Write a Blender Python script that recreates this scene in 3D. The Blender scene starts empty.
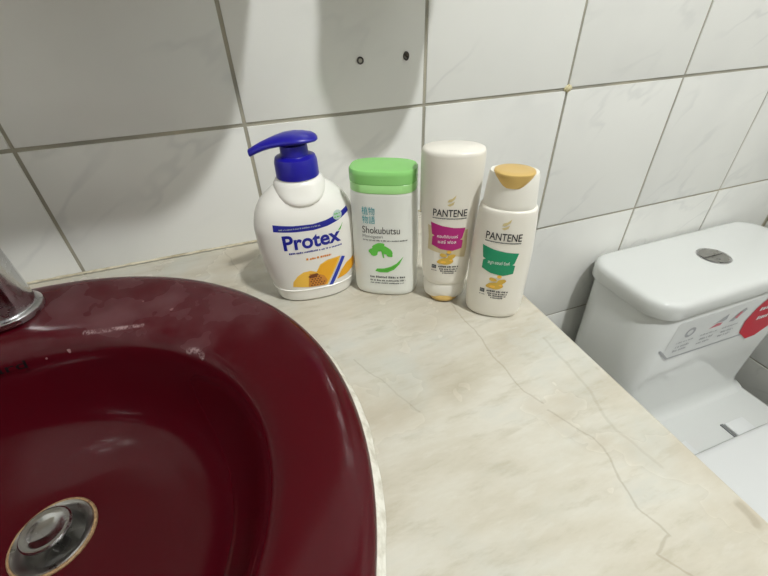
import bpy, bmesh, math, random
from mathutils import Vector, Matrix
random.seed(7)
PI = math.pi
scene = bpy.context.scene
COL = scene.collection

# ------------------------------------------------------------------ camera
ZC = 0.85                                   # counter top height
cam_d = bpy.data.cameras.new('camera')
cam = bpy.data.objects.new('camera', cam_d); COL.objects.link(cam)
cam_d.sensor_width = 36.0
cam_d.lens = 393.66 / 768 * 36.0
cam_d.clip_start = 0.01
CR = ((0.9418759136, 0.2199988313, -0.2539099792),
      (-0.3348087057, 0.5521169005, -0.7635902428),
      (-0.0278009703, 0.8042185290, 0.5936831340))
CP = (0.1953, -0.4459, 1.0824)
cam.matrix_world = Matrix.Translation(CP) @ Matrix(CR).to_4x4()
scene.camera = cam

# ------------------------------------------------------------------ world, exposure
w = bpy.data.worlds.new('world'); scene.world = w
w.use_nodes = True
w.node_tree.nodes['Background'].inputs[0].default_value = (0.8, 0.85, 0.9, 1)
w.node_tree.nodes['Background'].inputs[1].default_value = 0.05
scene.view_settings.view_transform = 'Standard'
scene.view_settings.look = 'None'
scene.view_settings.gamma = 1.0
scene.view_settings.use_curve_mapping = False
scene.view_settings.exposure = 0.0
LAMP_POS = (0.69, -0.88)                   # ceiling downlight
LAMP_STRENGTH = 1130.0
LAMP_COLOR = (0.985, 1.0, 0.99, 1)
scene.cycles.use_denoising = True
scene.cycles.max_bounces = 10
scene.cycles.diffuse_bounces = 6
scene.cycles.caustics_reflective = False
scene.cycles.caustics_refractive = False

# ------------------------------------------------------------------ materials
MATS = {}
def mat(name, col, rough=0.5, metal=0.0, coat=0.0, trans=0.0, spec=0.5, sss=0.0, ior=None):
    if name in MATS: return MATS[name]
    m = bpy.data.materials.new(name); m.use_nodes = True
    b = m.node_tree.nodes['Principled BSDF']
    b.inputs['Base Color'].default_value = (*col, 1)
    b.inputs['Roughness'].default_value = rough
    b.inputs['Metallic'].default_value = metal
    b.inputs['Coat Weight'].default_value = coat
    b.inputs['Coat Roughness'].default_value = 0.05
    b.inputs['Transmission Weight'].default_value = trans
    b.inputs['Specular IOR Level'].default_value = spec
    if sss:
        b.inputs['Subsurface Weight'].default_value = sss
        b.inputs['Subsurface Radius'].default_value = (0.006, 0.005, 0.004)
        b.inputs['Subsurface Scale'].default_value = 1.0
    if ior: b.inputs['IOR'].default_value = ior
    MATS[name] = m
    return m
def srgb(r, g, b):
    f = lambda c: c / 12.92 if c <= 0.04045 else ((c + 0.055) / 1.055) ** 2.4
    return (f(r / 255), f(g / 255), f(b / 255))

class NT:                                    # terse node-tree helper
    def __init__(s, m): s.t = m.node_tree; s.n = s.t.nodes; s.l = s.t.links; s.b = s.n['Principled BSDF']
    def node(s, typ, **kw):
        x = s.n.new(typ)
        for k, v in kw.items(): setattr(x, k, v)
        return x
    def put(s, sock, v):
        if isinstance(v, bpy.types.NodeSocket): s.l.new(v, sock)
        elif v is not None: sock.default_value = v
    def math(s, op, a, b=None, clamp=False):
        x = s.node('ShaderNodeMath', operation=op, use_clamp=clamp); s.put(x.inputs[0], a); s.put(x.inputs[1], b); return x.outputs[0]
    def vmath(s, op, a, b=None, scale=None):
        x = s.node('ShaderNodeVectorMath', operation=op); s.put(x.inputs[0], a)
        if b is not None: s.put(x.inputs[1], b)
        if scale is not None: s.put(x.inputs['Scale'], scale)
        return x.outputs['Value'] if op in ('DOT_PRODUCT', 'LENGTH', 'DISTANCE') else x.outputs[0]
    def mix(s, f, a, b):
        x = s.node('ShaderNodeMix', data_type='RGBA'); s.put(x.inputs[0], f); s.put(x.inputs[6], a); s.put(x.inputs[7], b); return x.outputs[2]
    def noise(s, vec, scale, detail=3, rough=0.5, dist=0.0):
        x = s.node('ShaderNodeTexNoise'); s.put(x.inputs['Vector'], vec); x.inputs['Scale'].default_value = scale
        x.inputs['Detail'].default_value = detail; x.inputs['Roughness'].default_value = rough; x.inputs['Distortion'].default_value = 0.0
        return x.outputs['Fac']
    def ramp(s, f, stops):
        x = s.node('ShaderNodeValToRGB'); s.put(x.inputs[0], f); e = x.color_ramp.elements
        while len(e) < len(stops): e.new(0.5)
        for k, (p, c) in enumerate(stops):
            e[k].position = p; e[k].color = (*c, 1) if len(c) == 3 else c
        return x.outputs[0]
    def smooth(s, v, lo, hi, a=0.0, b=1.0):
        x = s.node('ShaderNodeMapRange', interpolation_type='SMOOTHSTEP'); s.put(x.inputs[0], v)
        for k, q in enumerate((lo, hi, a, b)): x.inputs[k + 1].default_value = q
        return x.outputs[0]
    def mapping(s, vec, scale=(1, 1, 1), rot=(0, 0, 0), loc=(0, 0, 0)):
        x = s.node('ShaderNodeMapping'); s.put(x.inputs[0], vec); x.inputs['Scale'].default_value = scale; x.inputs['Rotation'].default_value = rot
        s.put(x.inputs['Location'], loc); return x.outputs[0]
    def objco(s): return s.node('ShaderNodeTexCoord').outputs['Object']
    def bump(s, h, strength=0.2, dist=0.001):
        x = s.node('ShaderNodeBump'); s.put(x.inputs['Height'], h); x.inputs['Strength'].default_value = strength; x.inputs['Distance'].default_value = dist
        s.l.new(x.outputs[0], s.b.inputs['Normal'])
    def polyline(s, vec, pts):               # distance in xy to a polyline
        best = None
        for a, b in zip(pts, pts[1:]):
            A = Vector((a[0], a[1], 0)); BA = Vector((b[0], b[1], 0)) - A
            pa = s.vmath('SUBTRACT', vec, tuple(A))
            h = s.math('MULTIPLY', s.vmath('DOT_PRODUCT', pa, tuple(BA)), 1 / BA.dot(BA), clamp=True)
            d = s.vmath('LENGTH', s.vmath('SUBTRACT', pa, s.vmath('SCALE', tuple(BA), scale=h)))
            best = d if best is None else s.math('MINIMUM', best, d)
        return best

def tile_material(name, base, vein, rough=0.12):
    m = mat(name, base, rough); t = NT(m)
    oc = t.objco(); rnd = t.node('ShaderNodeObjectInfo').outputs['Random']
    off = t.node('ShaderNodeCombineXYZ'); 
    for k in range(3): t.put(off.inputs[k], t.math('MULTIPLY', rnd, 17.0 + 9 * k))
    p = t.mapping(oc, (1, 1, 1), (0, 0.6, 0.6), off.outputs[0])
    ps = t.mapping(p, (6, 6, 16))
    n = t.noise(ps, 1.0, 3, 0.5, 0.3)
    v = t.math('ABSOLUTE', t.math('SUBTRACT', n, 0.5))
    vm = t.smooth(v, 0.0, 0.035, 1.0, 0.0)
    cloud = t.noise(p, 5, 3)
    gate = t.smooth(t.noise(p, 7.0, 2), 0.45, 0.65)
    f = t.math('MULTIPLY', vm, gate)
    f = t.math('MULTIPLY', f, 0.35)
    c = t.mix(t.math('MULTIPLY', t.smooth(cloud, 0.4, 0.75), 0.35), (*base, 1), (*vein, 1))
    c = t.mix(f, c, (*vein, 1))
    t.l.new(c, t.b.inputs['Base Color'])
    t.bump(t.noise(p, 9, 2), 0.08, 0.004)
    return m
M_TILE = tile_material('white_tile', srgb(229, 229, 225), srgb(198, 199, 198))
M_TILE_G = tile_material('grey_tile', srgb(202, 202, 196), srgb(165, 165, 160), 0.25)

def grout_material():
    m = mat('grout', srgb(150, 146, 132), 0.9); t = NT(m)
    c = t.noise(t.objco(), 12, 4)
    t.l.new(t.ramp(c, [(0.35, srgb(146, 144, 134)), (0.6, srgb(170, 165, 148)), (0.75, srgb(190, 180, 156))]), t.b.inputs['Base Color'])
    t.bump(t.noise(t.objco(), 400, 2), 0.4, 0.001)
    return m
M_GROUT = grout_material()

def marble_material():
    m = mat('cream_marble', srgb(206, 199, 180), 0.22); t = NT(m)
    oc = t.objco()
    wob = t.node('ShaderNodeTexNoise'); t.put(wob.inputs['Vector'], oc); wob.inputs['Scale'].default_value = 40; wob.inputs['Detail'].default_value = 4
    wv = t.vmath('SCALE', t.vmath('SUBTRACT', wob.outputs['Color'], (0.5, 0.5, 0.5)), scale=0.008)
    pd = t.vmath('MULTIPLY', t.vmath('ADD', oc, wv), (1, 1, 0))
    st = t.mapping(oc, (9, 26, 9), (0, 0, math.radians(-28)))
    n1 = t.noise(st, 1.0, 6, 0.6, 0.9)
    n2 = t.noise(oc, 9, 4, 0.6, 0.5)
    base = t.ramp(n1, [(0.30, srgb(180, 171, 153)), (0.46, srgb(194, 187, 170)), (0.60, srgb(203, 198, 184)), (0.75, srgb(192, 191, 181))])
    base = t.mix(t.smooth(n2, 0.52, 0.75, 0, 0.55), base, (*srgb(181, 169, 147), 1))
    n3 = t.noise(oc, 14, 5, 0.6, 0.0)
    base = t.mix(t.smooth(n3, 0.48, 0.72, 0, 0.6), base, (*srgb(192, 193, 184), 1))
    spots = t.noise(oc, 55, 2)
    base = t.mix(t.smooth(spots, 0.70, 0.78, 0, 0.5), base, (*srgb(164, 154, 134), 1))
    n5 = t.noise(t.mapping(oc, (26, 90, 26), (0, 0, math.radians(-20))), 1.0, 5, 0.65)
    base = t.mix(t.smooth(n5, 0.50, 0.72, 0, 0.5), base, (*srgb(172, 163, 142), 1))
    base = t.mix(t.smooth(n5, 0.46, 0.30, 0, 0.35), base, (*srgb(208, 205, 193), 1))
    v1 = t.polyline(pd, [(0.352, -0.324), (0.356, -0.33), (0.365, -0.35), (0.365, -0.366), (0.36, -0.379), (0.356, -0.394), (0.361, -0.41), (0.348, -0.414), (0.355, -0.426), (0.362, -0.46)])
    v2 = t.polyline(pd, [(0.345, -0.195), (0.346, -0.259), (0.346, -0.304), (0.352, -0.318)])
    v3 = t.polyline(pd, [(0.240, -0.228), (0.269, -0.293)])
    v4 = t.polyline(pd, [(0.147, -0.012), (0.158, -0.056)])
    v5 = t.polyline(pd, [(0.395, -0.262), (0.392, -0.31), (0.384, -0.35), (0.39, -0.38)])
    for v, wd, a in ((v1, 0.0007, 0.32), (v2, 0.0007, 0.3), (v3, 0.0006, 0.25), (v4, 0.0008, 0.4), (v5, 0.0012, 0.18)):
        base = t.mix(t.smooth(v, wd * 0.3, wd * 1.5, a, 0.0), base, (*srgb(138, 126, 104), 1))
    sp = t.polyline(pd, [(0.411, -0.412), (0.409, -0.421)])
    base = t.mix(t.smooth(sp, 0.001, 0.004, 0.4, 0.0), base, (*srgb(140, 126, 104), 1))
    base = t.vmath('MULTIPLY', base, (0.925, 0.935, 0.955))
    t.l.new(base, t.b.inputs['Base Color'])
    t.put(t.b.inputs['Roughness'], t.smooth(n2, 0.3, 0.7, 0.16, 0.3))
    return m
M_MARBLE = marble_material()

def sink_material():
    m = mat('maroon_ceramic', srgb(78, 10, 22), 0.16, coat=0.0, spec=0.28); t = NT(m)
    oc = t.objco()
    base = (*srgb(70, 8, 18), 1)
    pd = t.vmath('MULTIPLY', t.vmath('ADD', oc, t.vmath('SCALE', t.vmath('SUBTRACT', t.node('ShaderNodeTexNoise').outputs['Color'], (0.5, 0.5, 0.5)), scale=0.0)), (1, 1, 0))
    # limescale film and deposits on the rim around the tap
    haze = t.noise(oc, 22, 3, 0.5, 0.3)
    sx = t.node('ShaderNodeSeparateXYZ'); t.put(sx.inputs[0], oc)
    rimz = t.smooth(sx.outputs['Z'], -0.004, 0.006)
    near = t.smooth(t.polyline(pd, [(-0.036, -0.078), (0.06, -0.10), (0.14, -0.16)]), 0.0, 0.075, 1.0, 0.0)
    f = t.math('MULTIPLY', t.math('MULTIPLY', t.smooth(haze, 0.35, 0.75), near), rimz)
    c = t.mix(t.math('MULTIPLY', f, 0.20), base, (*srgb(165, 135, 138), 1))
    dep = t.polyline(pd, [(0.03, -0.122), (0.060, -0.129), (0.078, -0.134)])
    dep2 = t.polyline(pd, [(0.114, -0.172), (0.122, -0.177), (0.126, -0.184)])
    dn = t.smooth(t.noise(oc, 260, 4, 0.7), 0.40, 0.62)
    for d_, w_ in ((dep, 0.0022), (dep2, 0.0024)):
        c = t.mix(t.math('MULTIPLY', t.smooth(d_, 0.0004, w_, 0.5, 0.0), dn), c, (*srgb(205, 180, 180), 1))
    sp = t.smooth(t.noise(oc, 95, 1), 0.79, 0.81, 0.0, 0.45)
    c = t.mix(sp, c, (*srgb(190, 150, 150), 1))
    t.l.new(c, t.b.inputs['Base Color'])
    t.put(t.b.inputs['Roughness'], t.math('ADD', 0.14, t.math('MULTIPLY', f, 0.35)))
    return m
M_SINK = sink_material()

def worn_white(name, c1, c2, scale, rough):
    m = mat(name, c1, rough); t = NT(m)
    n = t.noise(t.objco(), scale, 4, 0.6)
    t.l.new(t.ramp(n, [(0.35, c2), (0.55, c1)]), t.b.inputs['Base Color'])
    t.bump(n, 0.3, 0.001)
    return m
def chrome_mat(name, col, rough, dirt=0.3):
    m = mat(name, col, rough, 1.0); t = NT(m)
    n = t.noise(t.objco(), 60, 4, 0.6)
    t.put(t.b.inputs['Roughness'], t.smooth(n, 0.3, 0.75, rough, rough + dirt))
    return m
M_SEAL = worn_white('white_sealant', srgb(222, 220, 210), srgb(190, 186, 172), 90, 0.55)
M_CHROME = chrome_mat('chrome', (0.62, 0.62, 0.63), 0.08)
M_DULLCHROME = chrome_mat('dull_chrome', (0.42, 0.41, 0.39), 0.25)
M_PUTTY = worn_white('drain_putty', srgb(168, 138, 100), srgb(120, 90, 66), 300, 0.8)
M_CERAMIC = mat('white_ceramic', srgb(214, 216, 214), 0.09, coat=0.2)
M_SEAT = mat('white_seat_plastic', srgb(222, 224, 224), 0.2)
M_WPLAST = mat('white_plastic', srgb(226, 222, 212), 0.28, sss=0.0)
M_PROTEX = mat('pearl_white_plastic', srgb(232, 230, 224), 0.24)
M_SHOK = mat('cool_white_plastic', srgb(226, 228, 222), 0.3)
M_CAPW = mat('frosted_white_plastic', srgb(228, 225, 216), 0.32)
M_BLUE = mat('cobalt_plastic', srgb(28, 22, 150), 0.3)
M_GREENCAP = mat('green_translucent_plastic', srgb(146, 214, 124), 0.22, trans=0.12)
M_GREENSKIRT = mat('pale_green_plastic', srgb(160, 216, 138), 0.28)
M_GOLD = mat('gold_plastic', srgb(214, 180, 108), 0.3, 0.35)
INK = {k: mat('ink_' + k, srgb(*v), 0.45, spec=0.1 if k == 'black' else 0.4) for k, v in dict(
    navy=(26, 32, 140), blue=(34, 56, 170), orange=(226, 140, 40), amber=(236, 170, 34), yellow=(238, 188, 74), honey=(206, 136, 54),
    brown=(120, 66, 34), badge=(176, 192, 190), green=(84, 176, 56), leafgreen=(96, 190, 70), teal=(30, 160, 170), grey=(96, 98, 98), lightgrey=(160, 166, 164),
    dark=(42, 40, 44), magenta=(172, 28, 116), emerald=(20, 140, 98), gold=(208, 170, 70), palegold=(206, 190, 140), frame=(200, 186, 150), white=(240, 240, 238),
    black=(14, 8, 10), red=(190, 28, 52), stickergrey=(166, 168, 171), iconred=(196, 110, 120), clear=(214, 216, 215)).items()}
M_DARK = mat('dark_cavity', (0.01, 0.01, 0.01), 0.8)

# ------------------------------------------------------------------ mesh helpers
def link(name, me, m, parent=None):
    o = bpy.data.objects.new(name, me); COL.objects.link(o)
    if m is not None:
        me.materials.clear(); me.materials.append(m)
    if parent is not None: o.parent = parent
    return o
def finish(name, bm, m, parent=None, smooth=True, angle=35):
    me = bpy.data.meshes.new(name)
    bmesh.ops.recalc_face_normals(bm, faces=bm.faces)
    bm.to_mesh(me); bm.free()
    if smooth:
        me.shade_smooth(); me.set_sharp_from_angle(angle=math.radians(angle))
    return link(name, me, m, parent)
def thing(name, label, cat, loc=(0, 0, 0), rz=0, group=None):
    o = bpy.data.objects.new(name, None); COL.objects.link(o)
    o.empty_display_size = 0.03
    o.location = loc; o.rotation_euler = (0, 0, rz)
    return tag(o, label, cat, group)
def tag(o, label, cat, group=None):
    o['label'] = label; o['category'] = cat
    if group: o['group'] = group
    return o
def struct(o): o['kind'] = 'structure'; return o
def box(bm, x0, x1, y0, y1, z0, z1, bev=0.0, seg=2):
    r = bmesh.ops.create_cube(bm, size=1.0)
    for v in r['verts']:
        v.co = Vector((x0 + (v.co.x + .5) * (x1 - x0), y0 + (v.co.y + .5) * (y1 - y0), z0 + (v.co.z + .5) * (z1 - z0)))
    if bev:
        es = list({e for v in r['verts'] for e in v.link_edges})
        bmesh.ops.bevel(bm, geom=es, offset=bev, segments=seg, affect='EDGES', profile=0.5)
def loft(bm, loops, cap0=True, cap1=True, closed=True):
    vs = [[bm.verts.new(p) for p in lp] for lp in loops]
    n = len(loops[0])
    for a, b in zip(vs, vs[1:]):
        for i in range(n if closed else n - 1):
            j = (i + 1) % n
            bm.faces.new((a[i], a[j], b[j], b[i]))
    if cap0: bm.faces.new(vs[0][::-1])
    if cap1: bm.faces.new(vs[-1])
    return vs
def sell(cx, cy, z, a, b, n=2.0, seg=64):
    out = []
    for k in range(seg):
        t = 2 * PI * k / seg; c, s = math.cos(t), math.sin(t)
        out.append((cx + a * math.copysign(abs(c) ** (2 / n), c), cy + b * math.copysign(abs(s) ** (2 / n), s), z))
    return out
def rrect(x0, x1, y0, y1, r, z, k=8):
    out = []
    for cx, cy, a0 in ((x1 - r, y1 - r, 0), (x0 + r, y1 - r, 90), (x0 + r, y0 + r, 180), (x1 - r, y0 + r, 270)):
        for i in range(k + 1):
            a = math.radians(a0 + 90 * i / k); out.append((cx + r * math.cos(a), cy + r * math.sin(a), z))
    return out
def lathe(bm, prof, cx=0, cy=0, seg=48, cap0=True, cap1=True):
    return loft(bm, [sell(cx, cy, z, r, r, 2, seg) for r, z in prof], cap0, cap1)
def tube(bm, pts, radii, seg=16, flat=1.0):
    loops = []; pts = [Vector(p) for p in pts]
    for i, p in enumerate(pts):
        d = (pts[min(i + 1, len(pts) - 1)] - pts[max(i - 1, 0)]).normalized()
        side = d.cross(Vector((0, 0, 1)))
        side = Vector((1, 0, 0)) if side.length < 1e-4 else side.normalized()
        up = side.cross(d)
        r = radii[i] if isinstance(radii, (list, tuple)) else radii
        loops.append([p + side * r * math.cos(2 * PI * k / seg) + up * r * flat * math.sin(2 * PI * k / seg) for k in range(seg)])
    loft(bm, loops)
def lerp_keys(keys, z):                       # smooth interpolation of section keys (z, a, b, n ...)
    if z <= keys[0][0]: return keys[0][1:]
    if z >= keys[-1][0]: return keys[-1][1:]
    for i in range(len(keys) - 1):
        if keys[i][0] <= z <= keys[i + 1][0]: break
    z0, z1 = keys[i][0], keys[i + 1][0]; h = z1 - z0; t = (z - z0) / h
    out = []
    for c in range(1, len(keys[0])):
        def slope(j):
            if j <= 0 or j >= len(keys) - 1: 
                j2 = min(max(j, 0), len(keys) - 1); a, b = (0, 1) if j2 == 0 else (len(keys) - 2, len(keys) - 1)
                return (keys[b][c] - keys[a][c]) / (keys[b][0] - keys[a][0])
            d0 = (keys[j][c] - keys[j - 1][c]) / (keys[j][0] - keys[j - 1][0]); d1 = (keys[j + 1][c] - keys[j][c]) / (keys[j + 1][0] - keys[j][0])
            return 0.0 if d0 * d1 <= 0 else 2 * d0 * d1 / (d0 + d1)
        m0, m1 = slope(i), slope(i + 1); p0, p1 = keys[i][c], keys[i + 1][c]
        out.append((2*t**3-3*t*t+1)*p0 + (t**3-2*t*t+t)*h*m0 + (-2*t**3+3*t*t)*p1 + (t**3-t*t)*h*m1)
    return out
def key_body(bm, keys, nz=60, seg=72):
    zs = sorted(set([k[0] for k in keys] + [keys[0][0] + (keys[-1][0] - keys[0][0]) * i / nz for i in range(nz + 1)]))
    loops = []
    for z in zs:
        a, b, n = lerp_keys(keys, z)[:3]; loops.append(sell(0, 0, z, a, b, n, seg))
    loft(bm, loops)

# ------------------------------------------------------------------ labels printed on curved fronts
class Surf:
    """front (-y) skin of a lofted bottle"""
    def __init__(s, keys, dz=0.0): s.k = keys; s.dz = dz
    def y(s, x, z, lift):
        a, b, n = lerp_keys(s.k, z)[:3]
        q = min(abs(x) / a, 0.995)
        return -b * (1 - q ** n) ** (1 / n) - lift
def wrap(bm, surf, lift, maxlen=0.003):
    for _ in range(5):
        es = [e for e in bm.edges if e.calc_length() > maxlen]
        if not es: break
        bmesh.ops.subdivide_edges(bm, edges=es, cuts=1)
        bmesh.ops.triangulate(bm, faces=[f for f in bm.faces if len(f.verts) > 3])
    for v in bm.verts:
        x, z = v.co.x, v.co.y + getattr(surf, 'dz', 0.0)
        v.co = Vector((x, surf.y(x, z, lift), z))
def patch(name, polys, surf, m, parent, lift=0.00015):
    bm = bmesh.new()
    for pts in polys:
        f = bm.faces.new([bm.verts.new((x / 1000, z / 1000, 0)) for x, z in pts])
        bmesh.ops.triangulate(bm, faces=[f])
    wrap(bm, surf, lift)
    me = bpy.data.meshes.new(name); bm.to_mesh(me); bm.free()
    return link(name, me, m, parent)
def text_bm(s, w, h, bold=0.0, shear=0.0, spacing=1.0):
    cu = bpy.data.curves.new('t', 'FONT'); cu.body = s; cu.offset = bold; cu.shear = shear; cu.space_character = spacing; cu.resolution_u = 4
    o = bpy.data.objects.new('t', cu); COL.objects.link(o)
    dg = bpy.context.evaluated_depsgraph_get(); dg.update()
    me = bpy.data.meshes.new_from_object(o.evaluated_get(dg))
    bpy.data.objects.remove(o); bpy.data.curves.remove(cu)
    bm = bmesh.new(); bm.from_mesh(me); bpy.data.meshes.remove(me)
    if not bm.verts: return bm
    xs = [v.co.x for v in bm.verts]; ys = [v.co.y for v in bm.verts]
    x0, x1, y0, y1 = min(xs), max(xs), min(min(ys), 0.0), max(ys)
    sx = w / (x1 - x0); sy = h / (max(ys) - 0.0) if h else sx
    for v in bm.verts: v.co = Vector(((v.co.x - x0) * sx, v.co.y * sy, 0))
    return bm
def text(name, s, x, z, w, h, surf, m, parent, bold=0.0, shear=0.0, lift=0.0003, slope=0.0, spacing=1.0):
    bm = text_bm(s, w / 1000, h / 1000 if h else None, bold, shear, spacing)
    for v in bm.verts: v.co = Vector((v.co.x + x / 1000, v.co.y + z / 1000 + slope * v.co.x, 0))
    wrap(bm, surf, lift, 0.004)
    me = bpy.data.meshes.new(name); bm.to_mesh(me); bm.free()
    return link(name, me, m, parent)
def small_print(name, rows, surf, m, parent, seed=1, lift=0.0003, slope=0.0):
    rr = random.Random(seed); polys = []
    for x0, x1, z, h in rows:                 # rows of tiny unreadable letters
        x = x0
        while x < x1:
            wd = rr.uniform(0.35, 0.9) * h
            hh = h * rr.uniform(0.75, 1.15)
            dz = slope * (x - x0)
            polys.append([(x, z + dz), (min(x + wd, x1), z + dz), (min(x + wd, x1), z + dz + hh), (x, z + dz + hh)])
            x += wd + h * rr.choice((0.22, 0.22, 0.22, 0.7))
    return patch(name, polys, surf, m, parent, lift)
def blob(cx, cz, rx, rz, n=20, rot=0.0, wob=0.0, seed=0):
    rr = random.Random(seed); out = []
    ph = rr.uniform(0, 6)
    for k in range(n):
        t = 2 * PI * k / n; q = 1 + wob * math.sin(3 * t + ph) + wob * 0.6 * math.sin(5 * t + 2 * ph)
        x, z = rx * q * math.cos(t), rz * q * math.sin(t)
        out.append((cx + x * math.cos(rot) - z * math.sin(rot), cz + x * math.sin(rot) + z * math.cos(rot)))
    return out

# ================================================================== the room
PITCH = 0.2; ROWH = 0.2013; GAP = 0.0034
ZA = ZC + 0.1314                              # joint level seen above the bottles
X0, X1 = -0.42, 1.205                         # left and right wall faces
Y1 = -1.45                                    # wall behind the camera
HROOM = 2.40
TILE_CACHE = {}
def tile_mesh(wd, ht):
    key = (round(wd, 4), round(ht, 4))
    if key not in TILE_CACHE:
        bm = bmesh.new()
        box(bm, -wd / 2, wd / 2, 0, 0.008, -ht / 2, ht / 2)
        es = [e for e in bm.edges if all(abs(v.co.y) < 1e-6 for v in e.verts)]
        bmesh.ops.bevel(bm, geom=es, offset=0.0016, segments=2, affect='EDGES', profile=0.6)
        me = bpy.data.meshes.new('tile'); bmesh.ops.recalc_face_normals(bm, faces=bm.faces); bm.to_mesh(me); bm.free()
        me.shade_smooth(); me.set_sharp_from_angle(angle=math.radians(50))
        TILE_CACHE[key] = me
    return TILE_CACHE[key]
def spans(lo, hi, start, pitch):
    cuts = [lo]; k = math.ceil((lo - start) / pitch + 1e-6)
    while start + k * pitch < hi - 1e-6: cuts.append(start + k * pitch); k += 1
    cuts.append(hi)
    return [(a, b) for a, b in zip(cuts, cuts[1:]) if b - a > 0.012]
rt = random.Random(3)
def tiled_wall(name, u0, u1, ustart, place, rz, slab, grey_below=None):
    bm = bmesh.new(); box(bm, *slab); wobj = struct(finish(name, bm, M_GROUT, smooth=False))
    for a, b in spans(u0, u1, ustart, PITCH):
        for c, d in spans(0.0, HROOM, ZA, ROWH):
            me = tile_mesh(b - a - GAP, d - c - GAP)
            o = bpy.data.objects.new('tile', me); COL.objects.link(o); o.parent = wobj
            o.location = place((a + b) / 2, (c + d) / 2)
            o.rotation_euler = (rt.uniform(-.0025, .0025), rt.uniform(-.002, .002), rz + rt.uniform(-.0025, .0025))
            m = M_TILE_G if (grey_below and d < grey_below + 0.01) else M_TILE
            if not me.materials: me.materials.append(M_TILE)
            if m is not M_TILE:
                o.material_slots[0].link = 'OBJECT'; o.material_slots[0].material = m
    return wobj
G = 0.0014                                    # joints lie this deep behind the tile faces
tiled_wall('wall_back', X0, X1, 0.0, lambda u, z: (u, 0.0, z), 0, (X0 - .1, X1 + .1, G, 0.1, 0, HROOM))
tiled_wall('wall_right', Y1, 0.0, -0.0, lambda u, z: (X1, u, z), -PI / 2, (X1 + G, X1 + .1, Y1 - .1, G, 0, HROOM), grey_below=0.378)
tiled_wall('wall_left', Y1, 0.0, 0.0, lambda u, z: (X0, u, z), PI / 2, (X0 - .1, X0 - G, Y1 - .1, G, 0, HROOM))
def plain_wall():
    bm = bmesh.new(); box(bm, X0 - .1, X1 + .1, Y1 - .1, Y1, 0, HROOM)
    m = mat('painted_wall', srgb(152, 150, 146), 0.6); t = NT(m); t.bump(t.noise(t.objco(), 60, 3), 0.1, 0.002)
    struct(finish('wall_front', bm, m, smooth=False))
plain_wall()
def floor_ceiling():
    m = mat('floor_tile', srgb(140, 138, 132), 0.35); t = NT(m)
    br = t.node('ShaderNodeTexBrick'); t.put(br.inputs['Vector'], t.objco())
    br.offset = 0.0; br.inputs['Scale'].default_value = 1.0; br.inputs['Brick Width'].default_value = 0.2; br.inputs['Row Height'].default_value = 0.2
    br.inputs['Mortar Size'].default_value = 0.003
    for k, c in (('Color1', (140, 138, 132)), ('Color2', (128, 127, 122)), ('Mortar', (88, 86, 80))): br.inputs[k].default_value = (*srgb(*c), 1)
    t.l.new(br.outputs[0], t.b.inputs['Base Color'])
    bm = bmesh.new(); box(bm, X0 - .1, X1 + .1, Y1 - .1, .1, -0.05, 0.0); struct(finish('floor', bm, m, smooth=False))
    m = mat('ceiling_paint', srgb(200, 200, 196), 0.8); t = NT(m); t.bump(t.noise(t.objco(), 80, 2), 0.1, 0.002)
    bm = bmesh.new(); box(bm, X0 - .1, X1 + .1, Y1 - .1, .1, HROOM, HROOM + .05); struct(finish('ceiling', bm, m, smooth=False))
floor_ceiling()

# ------------------------------------------------------------------ ceiling downlight (the room's lamp)
def ceiling_lamp():
    t = thing('ceiling_downlight', 'small round downlight with a white rim set in the ceiling', 'lamp', (LAMP_POS[0], LAMP_POS[1], HROOM))
    bm = bmesh.new(); lathe(bm, [(0.047, -0.012), (0.050, -0.013), (0.058, -0.012), (0.064, -0.004), (0.064, 0)], seg=48, cap0=False, cap1=False); finish('lamp_rim', bm, mat('holder_plastic', srgb(230, 230, 226), 0.4), t)
    m = bpy.data.materials.new('diffuser_glow'); m.use_nodes = True
    b = m.node_tree.nodes['Principled BSDF']; b.inputs['Emission Color'].default_value = LAMP_COLOR; b.inputs['Emission Strength'].default_value = LAMP_STRENGTH
    bm = bmesh.new(); lathe(bm, [(0.0475, -0.004), (0.0475, -0.0105), (0.0465, -0.0112)], seg=32)
    finish('diffuser', bm, m, t, angle=30)
ceiling_lamp()

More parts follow.
